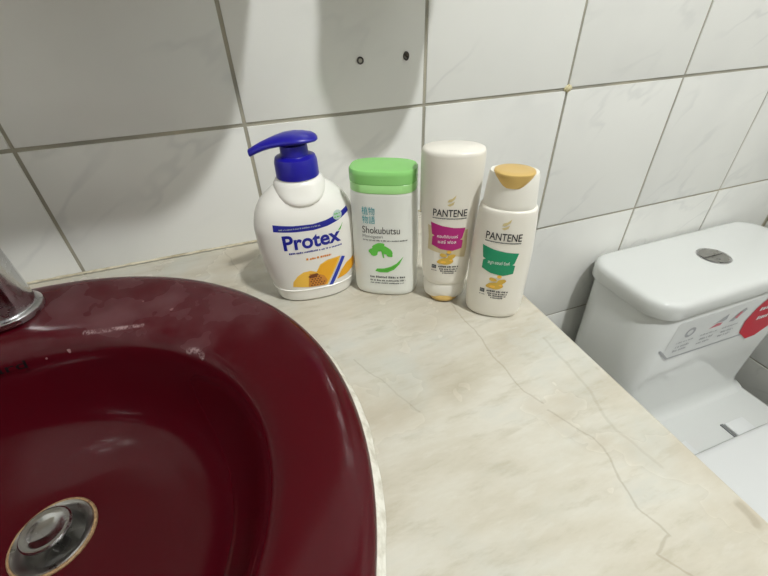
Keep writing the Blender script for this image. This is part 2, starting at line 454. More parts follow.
# ------------------------------------------------------------------ counter
SINK_C = (-0.02, -0.2830); SINK_A, SINK_B = 0.2478, 0.2475
CX1 = 0.4173; CY1 = -0.60
def counter():
    t = thing('marble_countertop', 'cream veined marble vanity countertop around the maroon sink', 'countertop', (0, 0, ZC))
    cx, cy = SINK_C; a, b = SINK_A * 0.955, SINK_B * 0.955
    x0, x1, y0, y1 = X0, CX1, CY1, -0.0005
    angs = [2 * PI * k / 160 for k in range(160)] + [math.atan2(yy - cy, xx - cx) % (2 * PI) for xx in (x0, x1) for yy in (y0, y1)]
    angs = sorted(set(round(q, 6) for q in angs))
    def rect(q, ins):
        c, s = math.cos(q), math.sin(q)
        tx = ((x1 - ins - cx) / c) if c > 1e-9 else ((x0 + ins - cx) / c if c < -1e-9 else 1e9)
        ty = ((y1 - ins - cy) / s) if s > 1e-9 else ((y0 + ins - cy) / s if s < -1e-9 else 1e9)
        k = min(tx, ty); return cx + k * c, cy + k * s
    H = lambda z: [(cx + a * math.cos(q), cy + b * math.sin(q), z) for q in angs]
    R = lambda ins, z: [(*rect(q, ins), z) for q in angs]
    bm = bmesh.new()
    th = -0.028
    loops = [H(th), H(0), R(0.0035, 0), R(0.0018, -0.0006), R(0.0006, -0.0018), R(0, -0.0035), R(0, th + 0.003), R(0.003, th)]
    vs = loft(bm, loops, False, False)
    for i in range(len(angs)):
        j = (i + 1) % len(angs); bm.faces.new((vs[-1][i], vs[-1][j], vs[0][j], vs[0][i]))
    finish('slab', bm, M_MARBLE, t, angle=40)
    # uneven grout bead along the wall
    bm = bmesh.new(); rr = random.Random(5); loops = []
    n = 120
    for k in range(n + 1):
        x = X0 + 0.001 + (CX1 - X0 - 0.004) * k / n
        d = 0.0019 + rr.uniform(-.0005, .0005); h = 0.0017 + rr.uniform(-.0005, .0005)
        loops.append([(x, -0.0002, 0.0), (x, -d, 0.0), (x, -d * .6, h * .5), (x, -0.0002, h)])
    loft(bm, loops)
    finish('wall_joint', bm, worn_white('stained_grout', srgb(204, 196, 174), srgb(140, 128, 100), 26, 0.8), t, angle=60)
counter()
def vanity_base():
    t = thing('vanity_base', 'plain white vanity cabinet carrying the marble countertop', 'cabinet', (0, 0, 0))
    m = mat('white_laminate', srgb(216, 214, 206), 0.4)
    z1 = ZC - 0.0285
    def part(name, *bx_):
        bm = bmesh.new(); box(bm, *bx_, bev=0.001); return finish(name, bm, m, t)
    part('side_panel', CX1 - 0.05, CX1 - 0.032, -0.55, -0.002, 0, z1); part('side_panel', X0 + .002, X0 + 0.02, -0.55, -0.002, 0, z1)
    part('plinth', X0 + 0.02, CX1 - 0.05, -0.53, -0.51, 0, 0.08)
    w_ = (CX1 - 0.05 - X0 - 0.02) / 2
    for k in range(2):
        xa = X0 + 0.02 + k * w_
        d = part('door', xa + 0.002, xa + w_ - 0.002, -0.568, -0.5505, 0.085, z1 - 0.01)
        bm = bmesh.new(); lathe(bm, [(0.006, 0), (0.006, 0.012), (0.012, 0.016), (0.012, 0.022), (0.008, 0.026)], seg=24)
        bmesh.ops.transform(bm, matrix=Matrix.Translation((xa + (w_ - 0.04 if k == 0 else 0.04), -0.568, 0.62)) @ Matrix.Rotation(PI / 2, 4, 'X'), verts=bm.verts)
        finish('knob', bm, M_CHROME, d)
vanity_base()

# ------------------------------------------------------------------ sink
DRAIN = (-0.0150, -0.2290); DZ = -0.104
def sink():
    t = thing('oval_sink', 'glossy maroon ceramic drop-in basin set in the marble countertop', 'sink', (0, 0, ZC))
    cx, cy = SINK_C
    loops = []
    ic = (-0.02, -0.288); ia, ib = 0.187, 0.168
    keys = []
    for q, z in ((0.952, -0.02), (0.953, 0.0004), (0.992, 0.0004), (1.0, 0.003), (1.0, 0.008), (0.994, 0.0118), (0.982, 0.0145), (0.962, 0.0162), (0.93, 0.0168)):
        keys.append((len(keys), cx, cy, SINK_A * q, SINK_B * q, z))
    keys.append((len(keys), -0.02, -0.2862, 0.2155, 0.2070, 0.0150))
    for q, z in ((1.06, 0.0108), (1.0, 0.0035), (0.955, -0.0100), (0.918, -0.030), (0.865, -0.052), (0.78, -0.072), (0.64, -0.087), (0.46, -0.0965), (0.30, -0.1015), (0.20, -0.1035)):
        f = max(0.0, min(1.0, (1.0 - q) / 0.8)) ** 1.3
        keys.append((len(keys), ic[0] + (DRAIN[0] - ic[0]) * f, ic[1] + (DRAIN[1] - ic[1]) * f, ia * q, ib * q, z))
    for k in range((len(keys) - 1) * 3 + 1):
        kx, ky, ka, kb, kz = lerp_keys(keys, k / 3); loops.append(sell(kx, ky, kz, ka, kb, 2.0, 144))
    loops.append(sell(*DRAIN, DZ - 0.0005, 0.0285, 0.0285, 2, 144))
    loops.append(sell(*DRAIN, DZ - 0.02, 0.0265, 0.0265, 2, 144))
    bm = bmesh.new(); loft(bm, loops, False, False)
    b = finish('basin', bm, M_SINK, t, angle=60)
    # silicone bead
    rr = random.Random(11); bm = bmesh.new(); L = []
    N = 220; wv = [rr.uniform(-1, 1) for _ in range(N)]
    wv = [(wv[k - 1] + wv[k] * 2 + wv[(k + 1) % N]) / 4 for k in range(N)]
    for e, z in ((-0.004, 0.001), (-0.0005, 0.0066), (0.0008, 0.0052), (0.0022, 0.0026), (0.0034, 0.0004)):
        lp = []
        for k in range(N):
            q = 2 * PI * k / N
            wide = 1.0 + 0.35 * max(0, math.cos(q + 0.1)) - 0.5 * max(0, math.sin(q)) ** 2
            d = e * (wide if e > 0 else 1) + (wv[k] * 0.0012 if e > 0.001 else 0)
            lp.append((cx + (SINK_A + d) * math.cos(q), cy + (SINK_B + d) * math.sin(q), z))
        L.append(lp)
    loft(bm, L, False, False); finish('sealant_bead', bm, M_SEAL, t, angle=60)
    # drain
    bm = bmesh.new(); lathe(bm, [(0.0275, -0.001), (0.0283, 0.0010), (0.0293, 0.0012), (0.0303, 0.0002), (0.0303, -0.003)], seg=96, cap0=False, cap1=False)
    for v in bm.verts: v.co += Vector((*DRAIN, DZ + .001))
    finish('grime_ring', bm, M_PUTTY, t)
    bm = bmesh.new(); lathe(bm, [(0.0285, 0.0006), (0.0275, 0.0018), (0.0255, 0.0012), (0.021, -0.0030), (0.019, -0.010), (0.019, -0.03)], seg=64, cap0=False, cap1=True)
    for v in bm.verts: v.co += Vector((*DRAIN, DZ + .001))
    dr = finish('drain_flange', bm, M_DULLCHROME, t)
    bm = bmesh.new()
    lathe(bm, [(0.006, -0.02), (0.006, 0.003), (0.0165, 0.0045), (0.0178, 0.006), (0.0178, 0.0072), (0.0168, 0.0085), (0.0145, 0.0088), (0.011, 0.0072), (0.006, 0.0062), (0.002, 0.006)], seg=64)
    for v in bm.verts: v.co += Vector((DRAIN[0] - 0.002, DRAIN[1] + 0.002, DZ + .003))
    c = finish('stopper_cap', bm, M_CHROME, dr); c['label'] = 'domed chrome pop-up stopper'
    # maker's lettering on the back wall of the basin
    bm = text_bm('Standard', 0.062, 0.0068, 0.012)
    def wall_pt(u, v):                         # u along the wall in metres, v above the lettering's baseline
        z = -0.010 + v; s = 0.955 + (z + 0.010) * 1.9
        th = PI / 2 - u / ib
        return Vector((ic[0] + ia * s * math.cos(th), ic[1] + ib * s * math.sin(th) - 0.0042, z + 0.002))
    for v in bm.verts: v.co = wall_pt(v.co.x - 0.058, v.co.y)
    me = bpy.data.meshes.new('maker_lettering'); bm.to_mesh(me); bm.free(); link('maker_lettering', me, INK['black'], t)
sink()

# ------------------------------------------------------------------ tap
def faucet():
    fx, fy = -0.036, -0.078
    t = thing('basin_faucet', 'chrome single-lever tap standing on the back rim of the sink', 'faucet', (fx, fy, ZC + 0.0155))
    bm = bmesh.new(); lathe(bm, [(0.0275, -0.0005), (0.0282, 0.002), (0.0278, 0.0045), (0.0262, 0.006), (0.0245, 0.0063)]); finish('flange', bm, M_CHROME, t)
    bm = bmesh.new(); lathe(bm, [(0.0236, 0.006), (0.0232, 0.02), (0.0222, 0.05), (0.0215, 0.075), (0.0215, 0.09), (0.018, 0.094)]); finish('body', bm, M_CHROME, t)
    bm = bmesh.new(); tube(bm, [(0, -0.012, 0.055), (0, -0.05, 0.062), (0, -0.09, 0.064), (0, -0.115, 0.058), (0, -0.12, 0.044)], [0.013, 0.0125, 0.012, 0.0115, 0.011], 24); sp = finish('spout', bm, M_CHROME, t)
    bm = bmesh.new(); lathe(bm, [(0.0208, 0.0935), (0.0208, 0.108), (0.018, 0.116), (0.01, 0.12)])
    lv = finish('handle_cap', bm, M_CHROME, t)
    bm = bmesh.new(); tube(bm, [(0, 0.0, 0.112), (0, -0.03, 0.124), (0, -0.075, 0.140)], [0.009, 0.008, 0.0065], 16, 0.6); finish('lever', bm, M_CHROME, lv)
faucet()

# ------------------------------------------------------------------ bottles
def hand_soap():
    t = thing('hand_soap_bottle', 'white pump bottle of honey hand soap with cobalt blue pump', 'soap bottle', (0.2322, -0.1158, ZC), math.radians(-3))
    t.scale = (1.025, 1.025, 1.025)
    K = [(0.0, 0.0335, 0.0225, 2.5), (0.002, 0.0358, 0.0245, 2.5), (0.010, 0.0375, 0.0255, 2.5), (0.030, 0.0415, 0.0266, 2.5), (0.055, 0.0440, 0.0270, 2.5),
         (0.070, 0.0440, 0.0266, 2.5), (0.082, 0.0415, 0.0255, 2.4), (0.092, 0.0365, 0.0225, 2.3), (0.099, 0.0300, 0.0185, 2.2), (0.104, 0.0235, 0.0155, 2.0), (0.107, 0.0175, 0.0145, 2.0), (0.1105, 0.0155, 0.0145, 2.0)]
    bm = bmesh.new(); key_body(bm, K, 80, 88); finish('bottle', bm, M_PROTEX, t, angle=60)
    # rounded bib below the collar, base seam
    bm = bmesh.new()
    L = []
    for z, a, b, n in ((0.0927, 0.006, 0.0222, 3.5), (0.0935, 0.0110, 0.0233, 3.5), (0.0950, 0.0152, 0.0236, 3.5), (0.0972, 0.0185, 0.0230, 3.2), (0.1000, 0.0208, 0.0217, 2.8), (0.103, 0.0215, 0.0204, 2.4), (0.107, 0.0208, 0.0192, 2.1), (0.1100, 0.0190, 0.0180, 2), (0.1115, 0.0155, 0.0155, 2)):
        L.append(sell(0, 0, z, a, b, n, 72))
    loft(bm, L); finish('neck', bm, M_PROTEX, t, angle=60)
    S = Surf(K, 0.0022)
    bm = bmesh.new(); L = []
    for z, e in ((0.0128, 0.0), (0.0133, 0.0006), (0.0140, 0.0006), (0.0145, 0.0)):
        a, b, n = lerp_keys(K, z); L.append(sell(0, 0, z, a + e, b + e, n, 88))
    loft(bm, L, False, False); finish('base_ridge', bm, M_PROTEX, t)
    bm = bmesh.new(); lathe(bm, [(0.0165, 0.1105), (0.0172, 0.1125), (0.0172, 0.115), (0.016, 0.117)], seg=40); finish('neck_ring', bm, M_PROTEX, t)
    pump = None
    bm = bmesh.new(); lathe(bm, [(0.0162, 0.1115), (0.0174, 0.112), (0.0172, 0.1235), (0.0160, 0.1270), (0.0120, 0.1282), (0.0118, 0.1285)], seg=56)
    for k in range(0): pass
    pump = finish('pump_collar', bm, M_BLUE, t, angle=40)
    bm = bmesh.new(); lathe(bm, [(0.0112, 0.127), (0.0108, 0.1365)], seg=40); finish('pump_stem', bm, M_BLUE, t)
    # pump head: domed oval that narrows into a drooping spout on the left
    bm = bmesh.new(); L = []
    prof = [(0.0195, 0.0015, 0.0006, 0.1400), (0.0188, 0.0070, 0.0018, 0.1400), (0.0160, 0.0115, 0.0032, 0.1402), (0.010, 0.0142, 0.0042, 0.1405), (0.003, 0.0150, 0.0047, 0.1407), (-0.005, 0.0138, 0.0047, 0.1404),
            (-0.012, 0.0108, 0.0044, 0.1395), (-0.018, 0.0080, 0.0040, 0.1383), (-0.024, 0.0060, 0.0036, 0.1366), (-0.029, 0.0050, 0.0033, 0.1349), (-0.0340, 0.0044, 0.0031, 0.1328), (-0.0347, 0.0030, 0.0022, 0.1323)]
    for x, hw, hh, z in prof:
        lp = []
        for k in range(28):
            q = 2 * PI * k / 28; c, s = math.cos(q), math.sin(q)
            zz = hh * (s if s > 0 else s * 0.75)
            lp.append((x - (0.18 * zz if x < -0.02 else 0), hw * c, z + zz))
        L.append(lp)
    loft(bm, L); finish('pump_head', bm, M_BLUE, t, angle=60)
    # label
    bar = [(-28.5, 72.6), (-12, 71.4), (4, 71.0), (16, 72.4), (26, 75.0), (36, 79.0), (35, 83.2), (26, 80.4), (15, 77.6), (4, 76.2), (-12, 76.8), (-28, 78.4)]
    patch('label_band', [bar], S, INK['navy'], t)
    small_print('band_print', [(-24, 10, 73.6, 1.1)], S, INK['lightgrey'], t, 3)
    patch('label_seal', [blob(25.5, 79.4, 4.0, 4.0, 20)], S, INK['badge'], t, 0.0004)
    small_print('seal_print', [(23, 28, 80.0, 1.2), (22.6, 28.4, 77.4, 1.2)], S, INK['green'], t, 8, 0.0006)
    text('brand_lettering', 'Protex', -22.8, 55.4, 49.0, 13.4, S, INK['navy'], t, bold=0.028, slope=0.02)
    patch('green_flick', [[(24.2, 66.0), (28.2, 70.5), (29.6, 72.6), (26.6, 66.2)]], S, INK['green'], t, 0.0004)
    small_print('dark_print', [(-19.5, 26.5, 51.0, 1.5)], S, INK['navy'], t, 5, slope=0.01)
    small_print('orange_print', [(-6, 15.8, 43.4, 2.0)], S, INK['orange'], t, 6, slope=0.03)
    patch('honey_fruit', [[(-21.5, 16.6), (-20.5, 22), (-16.0, 28), (-10.5, 31.6), (-4, 32.2), (1.0, 30.0), (5, 37), (12, 40.4), (24.0, 41.2), (22.0, 36), (9.2, 13.8), (-6, 14.4)]], S, INK['yellow'], t, 0.0002)
    patch('honey_slice', [[(1.5, 30.0), (5.6, 36.4), (12, 39.2), (22, 40), (14.5, 25), (8.5, 14.8), (3, 15.2), (6, 24)]], S, INK['amber'], t, 0.0004)
    patch('honeycomb', [[(-8, 15.2), (-6.8, 23), (-5.4, 29.2), (1.2, 28.4), (7.2, 25.0), (9.8, 19), (6.8, 14.2), (0, 14.4)]], S, INK['honey'], t, 0.0005)
    rr = random.Random(4)
    cells = [blob(-5 + 2.6 * i + (1.3 if j % 2 else 0), 16.4 + 2.2 * j, 0.8, 0.8, 6) for j in range(6) for i in range(5) if -6 < -5 + 2.6 * i + 0.5 * j < 7 - 0.4 * j]
    patch('comb_cells', cells, S, INK['brown'], t, 0.0007)
    patch('propolis', [blob(-2.2, 26.8, 4.2, 1.9, 16, 0.2, 0.12, 2)], S, INK['brown'], t, 0.0008)
    patch('honey_drop', [[(18.6, 17.0), (24, 26), (29, 31.4), (37.0, 34.4), (37.4, 29), (36.4, 23), (28, 18.6)]], S, INK['amber'], t, 0.0003)
    patch('blue_slash', [[(10.8, 13.4), (25.2, 40.6), (28.2, 39.2), (14.4, 12.8)]], S, INK['blue'], t, 0.0009)
hand_soap()

def shampoo_green():
    t = thing('herbal_shampoo_bottle', 'flat white herbal bottle with broad lime green cap', 'shampoo bottle', (0.2995, -0.1420, ZC), math.radians(-28))
    K = [(0.0, 0.0272, 0.0165, 2.8), (0.0015, 0.0290, 0.0182, 2.8), (0.006, 0.0300, 0.0190, 2.8), (0.040, 0.0300, 0.0190, 2.8), (0.080, 0.0292, 0.0190, 2.8), (0.1025, 0.0286, 0.0190, 2.8), (0.1040, 0.0278, 0.0185, 2.8)]
    bm = bmesh.new(); key_body(bm, K, 40, 88); finish('bottle', bm, M_SHOK, t, angle=50)
    bm = bmesh.new()
    L = [sell(0, 0, z, a, b, 2.8, 88) for z, a, b in ((0.1035, 0.0279, 0.0185), (0.1040, 0.0285, 0.0191), (0.1105, 0.0285, 0.0190), (0.1110, 0.0280, 0.0186))]
    loft(bm, L); finish('cap_skirt', bm, M_GREENSKIRT, t, angle=40)
    bm = bmesh.new()
    L = [sell(0, 0, z, a, b, 2.8, 88) for z, a, b in ((0.1108, 0.0279, 0.0186), (0.1114, 0.0286, 0.0191), (0.1180, 0.0287, 0.0190), (0.1205, 0.0285, 0.0187), (0.1216, 0.0277, 0.0179), (0.1220, 0.0255, 0.0160), (0.1214, 0.012, 0.008))]
    loft(bm, L); finish('flip_cap', bm, M_GREENCAP, t, angle=40)
    S = Surf(K)
    text('kanji_lettering', '植物', -17.0, 85.6, 11.4, 6.6, S, INK['teal'], t, bold=0.0)
    text('kanji_lettering', '物語', -17.0, 77.4, 11.4, 6.6, S, INK['teal'], t, bold=0.0)
    text('name_lettering', 'Shokubutsu', -17.4, 67.6, 33.0, 6.6, S, INK['dark'], t)
    text('name_lettering', 'Monogatari', -17.4, 63.2, 18.0, 2.8, S, INK['grey'], t)
    small_print('small_print', [(-17.4, 22.0, 60.2, 1.1)], S, INK['grey'], t, 12)
    # herb leaf and pod
    patch('leaf_print', [blob(-3.5, 54.2, 5.6, 4.1, 18, 0.5, 0.1, 1), blob(-8.1, 49.0, 4.3, 4.1, 18, 0, 0.1, 2), blob(3.5, 50.8, 5.8, 3.7, 18, -0.5, 0.1, 3), [(-1.6, 53), (0.0, 53), (1.6, 43.5), (0.2, 43.0)], blob(6.3, 46.8, 2.9, 2.3, 14, -.6, .1, 4)], S, INK['leafgreen'], t, 0.0003)
    patch('pod_print', [[(-7.4, 28.6), (-3, 27.4), (4, 27.6), (10, 30.8), (15, 36.5), (18.6, 44.4), (12.5, 37.6), (7, 34.0), (1, 31.8), (-5.6, 31.4)]], S, INK['leafgreen'], t, 0.0003)
    patch('pod_print', [[(-4, 29.2), (3, 29.4), (9, 32.2), (13, 35.8), (8, 33.4), (2, 30.9)]], S, INK['green'], t, 0.0005)
    small_print('small_print', [(-12.5, 20.4, 21.0, 2.0), (-12.5, 20.4, 17.4, 1.5), (-12.5, 19.0, 14.6, 1.3)], S, INK['grey'], t, 14)
shampoo_green()

def swirl_bottle(name, label, loc, yaw, flipped, H):
    t = thing(name, label, 'shampoo bottle', (*loc, ZC), yaw)
    hb = H['body']; s = H['s']
    if not flipped:
        K = [(0.0, 0.0205*s, 0.0135*s, 2.2), (0.0015, 0.0228*s, 0.0155*s, 2.2), (0.006, 0.0240*s, 0.0166*s, 2.2), (0.03, 0.0246*s, 0.0172*s, 2.2), (0.060, 0.0244*s, 0.0172*s, 2.2), (0.085, 0.0232*s, 0.0166*s, 2.2),
             (hb - 0.004, 0.0220*s, 0.0160*s, 2.2), (hb - 0.001, 0.0213*s, 0.0155*s, 2.2), (hb, 0.0200*s, 0.0145*s, 2.2)]
    else:
        z0, z1 = H['cap'], hb
        K = [(z0, 0.0150*s, 0.0110*s, 2.2), (z0 + 0.0012, 0.0180*s, 0.0135*s, 2.2), (z0 + 0.005, 0.0200*s, 0.0150*s, 2.2), (z0 + 0.02, 0.0212*s, 0.0158*s, 2.2), (z0 + 0.055, 0.0228*s, 0.0166*s, 2.2), (z0 + 0.09, 0.0241*s, 0.0172*s, 2.2),
             (z1 - 0.010, 0.0247*s, 0.0174*s, 2.2), (z1 - 0.0035, 0.0245*s, 0.0172*s, 2.2), (z1 - 0.001, 0.0236*s, 0.0163*s, 2.2), (z1, 0.0215*s, 0.0143*s, 2.2)]
    bm = bmesh.new(); key_body(bm, K, 60, 80); finish('bottle', bm, M_WPLAST, t, angle=50)
    S = Surf(K)
    if not flipped:                            # frosted collar carrying a gold flip lid
        bm = bmesh.new(); L = []
        for z, a, b in ((hb - 0.0005, 0.0196, 0.0142), (hb + 0.0005, 0.0200, 0.0146), (hb + 0.004, 0.0196, 0.0143), (hb + 0.012, 0.0190, 0.0138), (hb + 0.0235, 0.0180, 0.0130), (hb + 0.0260, 0.0172, 0.0122)):
            L.append(sell(0, 0, z, a * s, b * s, 2.1, 64))
        loft(bm, L); c = finish('cap_collar', bm, M_CAPW, t, angle=50)
        bm = bmesh.new(); L = []
        zt = hb + 0.0275
        for z, a, b, cy in ((zt - 0.0105, 0.0070, 0.0040, -0.0100), (zt - 0.0090, 0.0098, 0.0066, -0.0078), (zt - 0.006, 0.0126, 0.0100, -0.0050), (zt - 0.0035, 0.0142, 0.0122, -0.0034), (zt - 0.0016, 0.0149, 0.0132, -0.0026), (zt - 0.0005, 0.0146, 0.0129, -0.0026), (zt, 0.0136, 0.0117, -0.0026), (zt - 0.0003, 0.008, 0.006, -0.002)):
            L.append(sell(0, cy * s, z, a * s, b * s, 2.1, 56))
        loft(bm, L); finish('flip_lid', bm, M_GOLD, t, angle=50)
    else:                                      # stands on its cap
        z0 = H['cap']
        bm = bmesh.new(); L = []
        for z, a, b in ((0.0040, 0.0170, 0.0124), (0.0050, 0.0182, 0.0134), (0.010, 0.0190, 0.0140), (z0 - 0.002, 0.0194, 0.0143), (z0 + 0.0010, 0.0186, 0.0136)):
            L.append(sell(0, 0, z, a * s, b * s, 2.1, 64))
        loft(bm, L); finish('cap_collar', bm, M_CAPW, t, angle=50)
        bm = bmesh.new(); L = []
        for z, a, b, cy in ((0.0, 0.0115, 0.0112, -0.0012), (0.0008, 0.0126, 0.0122, -0.0014), (0.003, 0.0138, 0.0130, -0.0020), (0.0050, 0.0132, 0.0118, -0.0030), (0.0075, 0.011, 0.0085, -0.0052), (0.0085, 0.0065, 0.0045, -0.0080)):
            L.append(sell(0, cy * s, z, a * s, b * s, 2.1, 56))
        loft(bm, L); finish('flip_lid', bm, M_GOLD, t, angle=50)
    # printed label, positions relative to the lettering's baseline
    q = H['name_z']; ink = H['ink']
    patch('leaf_emblem', [[(-3.2, q + 10.2), (-1.0, q + 9.0), (1.8, q + 10.4), (2.6, q + 13.2), (0.4, q + 11.8)], [(-3.0, q + 12.4), (0.0, q + 12.8), (2.8, q + 15.4), (3.4, q + 18.4), (0.6, q + 15.6), (-2.2, q + 14.6)]], S, INK['palegold'], t, 0.0003)
    text('brand_lettering', 'PANTENE', -13.8, q, 27.0, 6.2, S, INK['dark'], t, bold=0.012)
    patch('underline', [[(-13.8, q - 2.0), (13.2, q - 2.0), (13.2, q - 1.4), (-13.8, q - 1.4)]], S, INK['grey'], t, 0.0003)
    small_print('small_print', [(-14.0, 13.4, q - 2.3, 0.9)], S, INK['grey'], t, 21)
    if H.get('frame'):
        patch('label_frame', [[(-17.4, q - 9.2), (-13, q - 10), (0, q - 11.5), (15.4, q - 12.6), (15.8, q - 30), (14.8, q - 39.5), (0, q - 36.0), (-16.8, q - 32.5), (-16.4, q - 20)]], S, INK['frame'], t, 0.00015)
    ban = [(-15.2, q - 6.0), (-6, q - 8.4), (4, q - 10.0), (13.2, q - 10.6), (11.2, q - 20.0), (9.8, q - 21.2), (12.0, q - 22.0), (11.6, q - 29.6), (4, q - 31.8), (-6, q - 30.6), (-13.6, q - 27.2), (-13.4, q - 19.4), (-11.6, q - 18.2), (-13.8, q - 17.0)]
    patch('colour_banner', [ban], S, INK[ink], t, 0.0003)
    for (s_, zz, ww) in H['thai']:
        text('banner_lettering', s_, -ww / 2 - 1, q + zz, ww, 3.0, S, INK['white'], t, bold=0.0, lift=0.0006)
    patch('gold_ornament', [blob(-1.0, q - 42.5, 7.0, 3.6, 20, 0.15, 0.08, 6), blob(3.6, q - 38.0, 3.8, 2.4, 16, 0.5, 0.06, 7), blob(-3.4, q - 36.6, 3.2, 1.8, 14, -0.2, 0.05, 8)], S, INK['gold'], t, 0.0005)
    patch('gold_shine', [blob(1.4, q - 33.0, 1.9, 1.6, 12), blob(-3.0, q - 43.4, 2.4, 1.2, 12), blob(3.6, q - 41.4, 1.5, 0.9, 12)], S, INK['yellow'], t, 0.0007)
    d = q - 51.0
    patch('icon', [[(-12.6, d), (-8.8, d), (-8.8, d + 3.8), (-12.6, d + 3.8)]], S, INK['dark'], t, 0.0003)
    small_print('icon_print', [(-12.0, -9.4, d + 2.1, 0.9), (-12.0, -9.4, d + 0.8, 0.9)], S, INK['lightgrey'], t, 24, 0.0005)
    small_print('small_print', [(-12.8, -8.2, d - 2.6, 0.9)], S, INK['grey'], t, 25)
    small_print('small_print', [(-7.0, 10.2, d + 1.8, 1.5), (-6.0, 10.0, d - 0.6, 1.3), (-5.0, 9.2, d - 2.8, 1.3), (-3, 7.0, d - 4.8, 1.1)], S, INK['dark'], t, 26)
    return t
swirl_bottle('conditioner_bottle', 'tall white bottle standing upside down on gold cap with magenta banner', (0.3450, -0.1762), math.radians(-25), True,
             dict(body=0.1405, cap=0.0185, s=1.0, name_z=89.6, ink='magenta', frame=True, thai=[('คอนดิชันเนอร์', -19.4, 17.0), ('แฮร์ ฟอล', -24.6, 15.0)]))
swirl_bottle('shampoo_bottle', 'shorter white bottle with gold flip lid and emerald green banner', (0.3772, -0.2110), math.radians(-35), False,
             dict(body=0.1025, s=1.0, name_z=78.6, ink='emerald', thai=[('สมูท แอนด์ ซิลค์', -21.4, 17.0)]))

# ------------------------------------------------------------------ toilet
def toilet():
    cx = 0.914
    t = thing('toilet', 'white ceramic close-coupled toilet beside the marble counter', 'toilet', (cx, -0.012, 0))
    R = lambda x0, x1, y0, y1, r, z: [(p[0] - cx, p[1] + 0.012, p[2]) for p in rrect(x0, x1, y0, y1, r, z, 10)]
    yb = -0.014
    DZt = 0.385
    # bowl and deck
    def egg(z, w_, y0, y1, nb=5.0, nf=2.2):
        ym = y0 + (y1 - y0) * 0.42; out = []
        for k in range(72):
            q = 2 * PI * k / 72; c, s = math.cos(q), math.sin(q)
            n = nb if s > 0 else nf; h = (y0 - ym) if s > 0 else (ym - y1)
            out.append((w_ * math.copysign(abs(c) ** (2 / n), c), ym + h * math.copysign(abs(s) ** (2 / n), s) + 0.012, z))
        return out
    bm = bmesh.new()
    loft(bm, [egg(0, 0.118, -0.06, -0.52), egg(0.012, 0.120, -0.058, -0.522), egg(0.06, 0.112, -0.06, -0.51), egg(0.14, 0.112, -0.06, -0.53), egg(0.22, 0.128, -0.05, -0.585), egg(0.29, 0.156, -0.04, -0.65),
              egg(0.335, 0.176, -0.03, -0.692), egg(0.365, 0.181, -0.022, -0.705), egg(DZt - 0.008, 0.1825, -0.02, -0.708), egg(DZt - 0.002, 0.180, -0.022, -0.705), egg(DZt, 0.174, -0.028, -0.699)])
    finish('bowl', bm, M_CERAMIC, t, angle=50)
    bm = bmesh.new()
    loft(bm, [R(0.728, 1.100, -0.182, yb, 0.030, DZt - 0.001), R(0.7295, 1.0985, -0.174, yb, 0.032, DZt + 0.002), R(0.7305, 1.0975, -0.168, yb, 0.034, DZt + 0.007), R(0.731, 1.097, -0.1635, yb, 0.036, DZt + 0.016), R(0.730, 1.098, -0.161, yb, 0.038, DZt + 0.03), R(0.727, 1.101, -0.1605, yb, 0.04, 0.5), R(0.7205, 1.1075, -0.1635, yb, 0.04, 0.672), R(0.723, 1.105, -0.161, yb, 0.038, 0.6755)])
    tank = finish('tank', bm, M_CERAMIC, t, angle=40)
    bm = bmesh.new()
    def LR(e, z): return R(0.7165 + e, 1.1115 - e, -0.1695 + e, -0.005 - e, max(0.044 - e, 0.012), z)
    loft(bm, [LR(0.004, 0.6765), LR(0.0012, 0.6775), LR(0, 0.681), LR(0.0002, 0.696), LR(0.0012, 0.7010), LR(0.0036, 0.7045), LR(0.0072, 0.7064), LR(0.012, 0.7074), LR(0.022, 0.7080), LR(0.035, 0.7084)])
    lid = finish('tank_lid', bm, M_CERAMIC, t, angle=50)
    # dual flush button
    bm = bmesh.new(); lathe(bm, [(0.0262, 0.7070), (0.0262, 0.7090), (0.0248, 0.7095), (0.0235, 0.7087)], seg=48)
    for v in bm.verts: v.co += Vector((0.0, -0.076, 0))
    fb = finish('flush_button', bm, M_CHROME, lid, angle=30); fb['label'] = 'round chrome dual flush button'
    bm = bmesh.new()
    for sgn in (1, -1):
        lp = [(0.0226 * math.cos(a), sgn * (0.0008 + 0.0215 * math.sin(a))) for a in [PI * k / 20 for k in range(21)]]
        lo = [(x, y - 0.076, 0.7098) for x, y in lp]; hi = [(x * .96, y * .97 - 0.076, 0.7093 if sgn > 0 else 0.7089) for x, y in lp]
        loft(bm, [lo, hi], False, True)
    finish('button_plate', bm, M_DULLCHROME, lid, angle=30)
    # seat cover, seat ring and hinges
    def lid_egg(z, e): return egg(z, 0.183 - e, -0.258 - e, -0.712 + e, 7.0, 2.2)
    bm = bmesh.new(); loft(bm, [lid_egg(DZt + 0.002, 0.008), lid_egg(DZt + 0.004, 0.006), lid_egg(DZt + 0.011, 0.005), lid_egg(DZt + 0.0125, 0.007)]); finish('seat_ring', bm, M_SEAT, t, angle=40)
    bm = bmesh.new(); loft(bm, [lid_egg(DZt + 0.0145, 0.003), lid_egg(DZt + 0.0155, 0.0005), lid_egg(DZt + 0.021, 0.0), lid_egg(DZt + 0.0245, 0.002), lid_egg(DZt + 0.0262, 0.006), lid_egg(DZt + 0.027, 0.012), lid_egg(DZt + 0.0278, 0.05)]); sl = finish('seat_cover', bm, M_SEAT, t, angle=50)
    for hx in (0.075, -0.075):
        bm = bmesh.new(); box(bm, hx - 0.026, hx + 0.022, -0.2475, -0.214, DZt, DZt + 0.006, 0.002)
        finish('hinge_plate', bm, M_SEAT, t)
        bm = bmesh.new(); box(bm, hx - 0.032, hx - 0.0265, -0.2475, -0.212, DZt, DZt + 0.0022); finish('hinge_slot', bm, mat('slot_grey', srgb(120, 122, 122), 0.6), t)
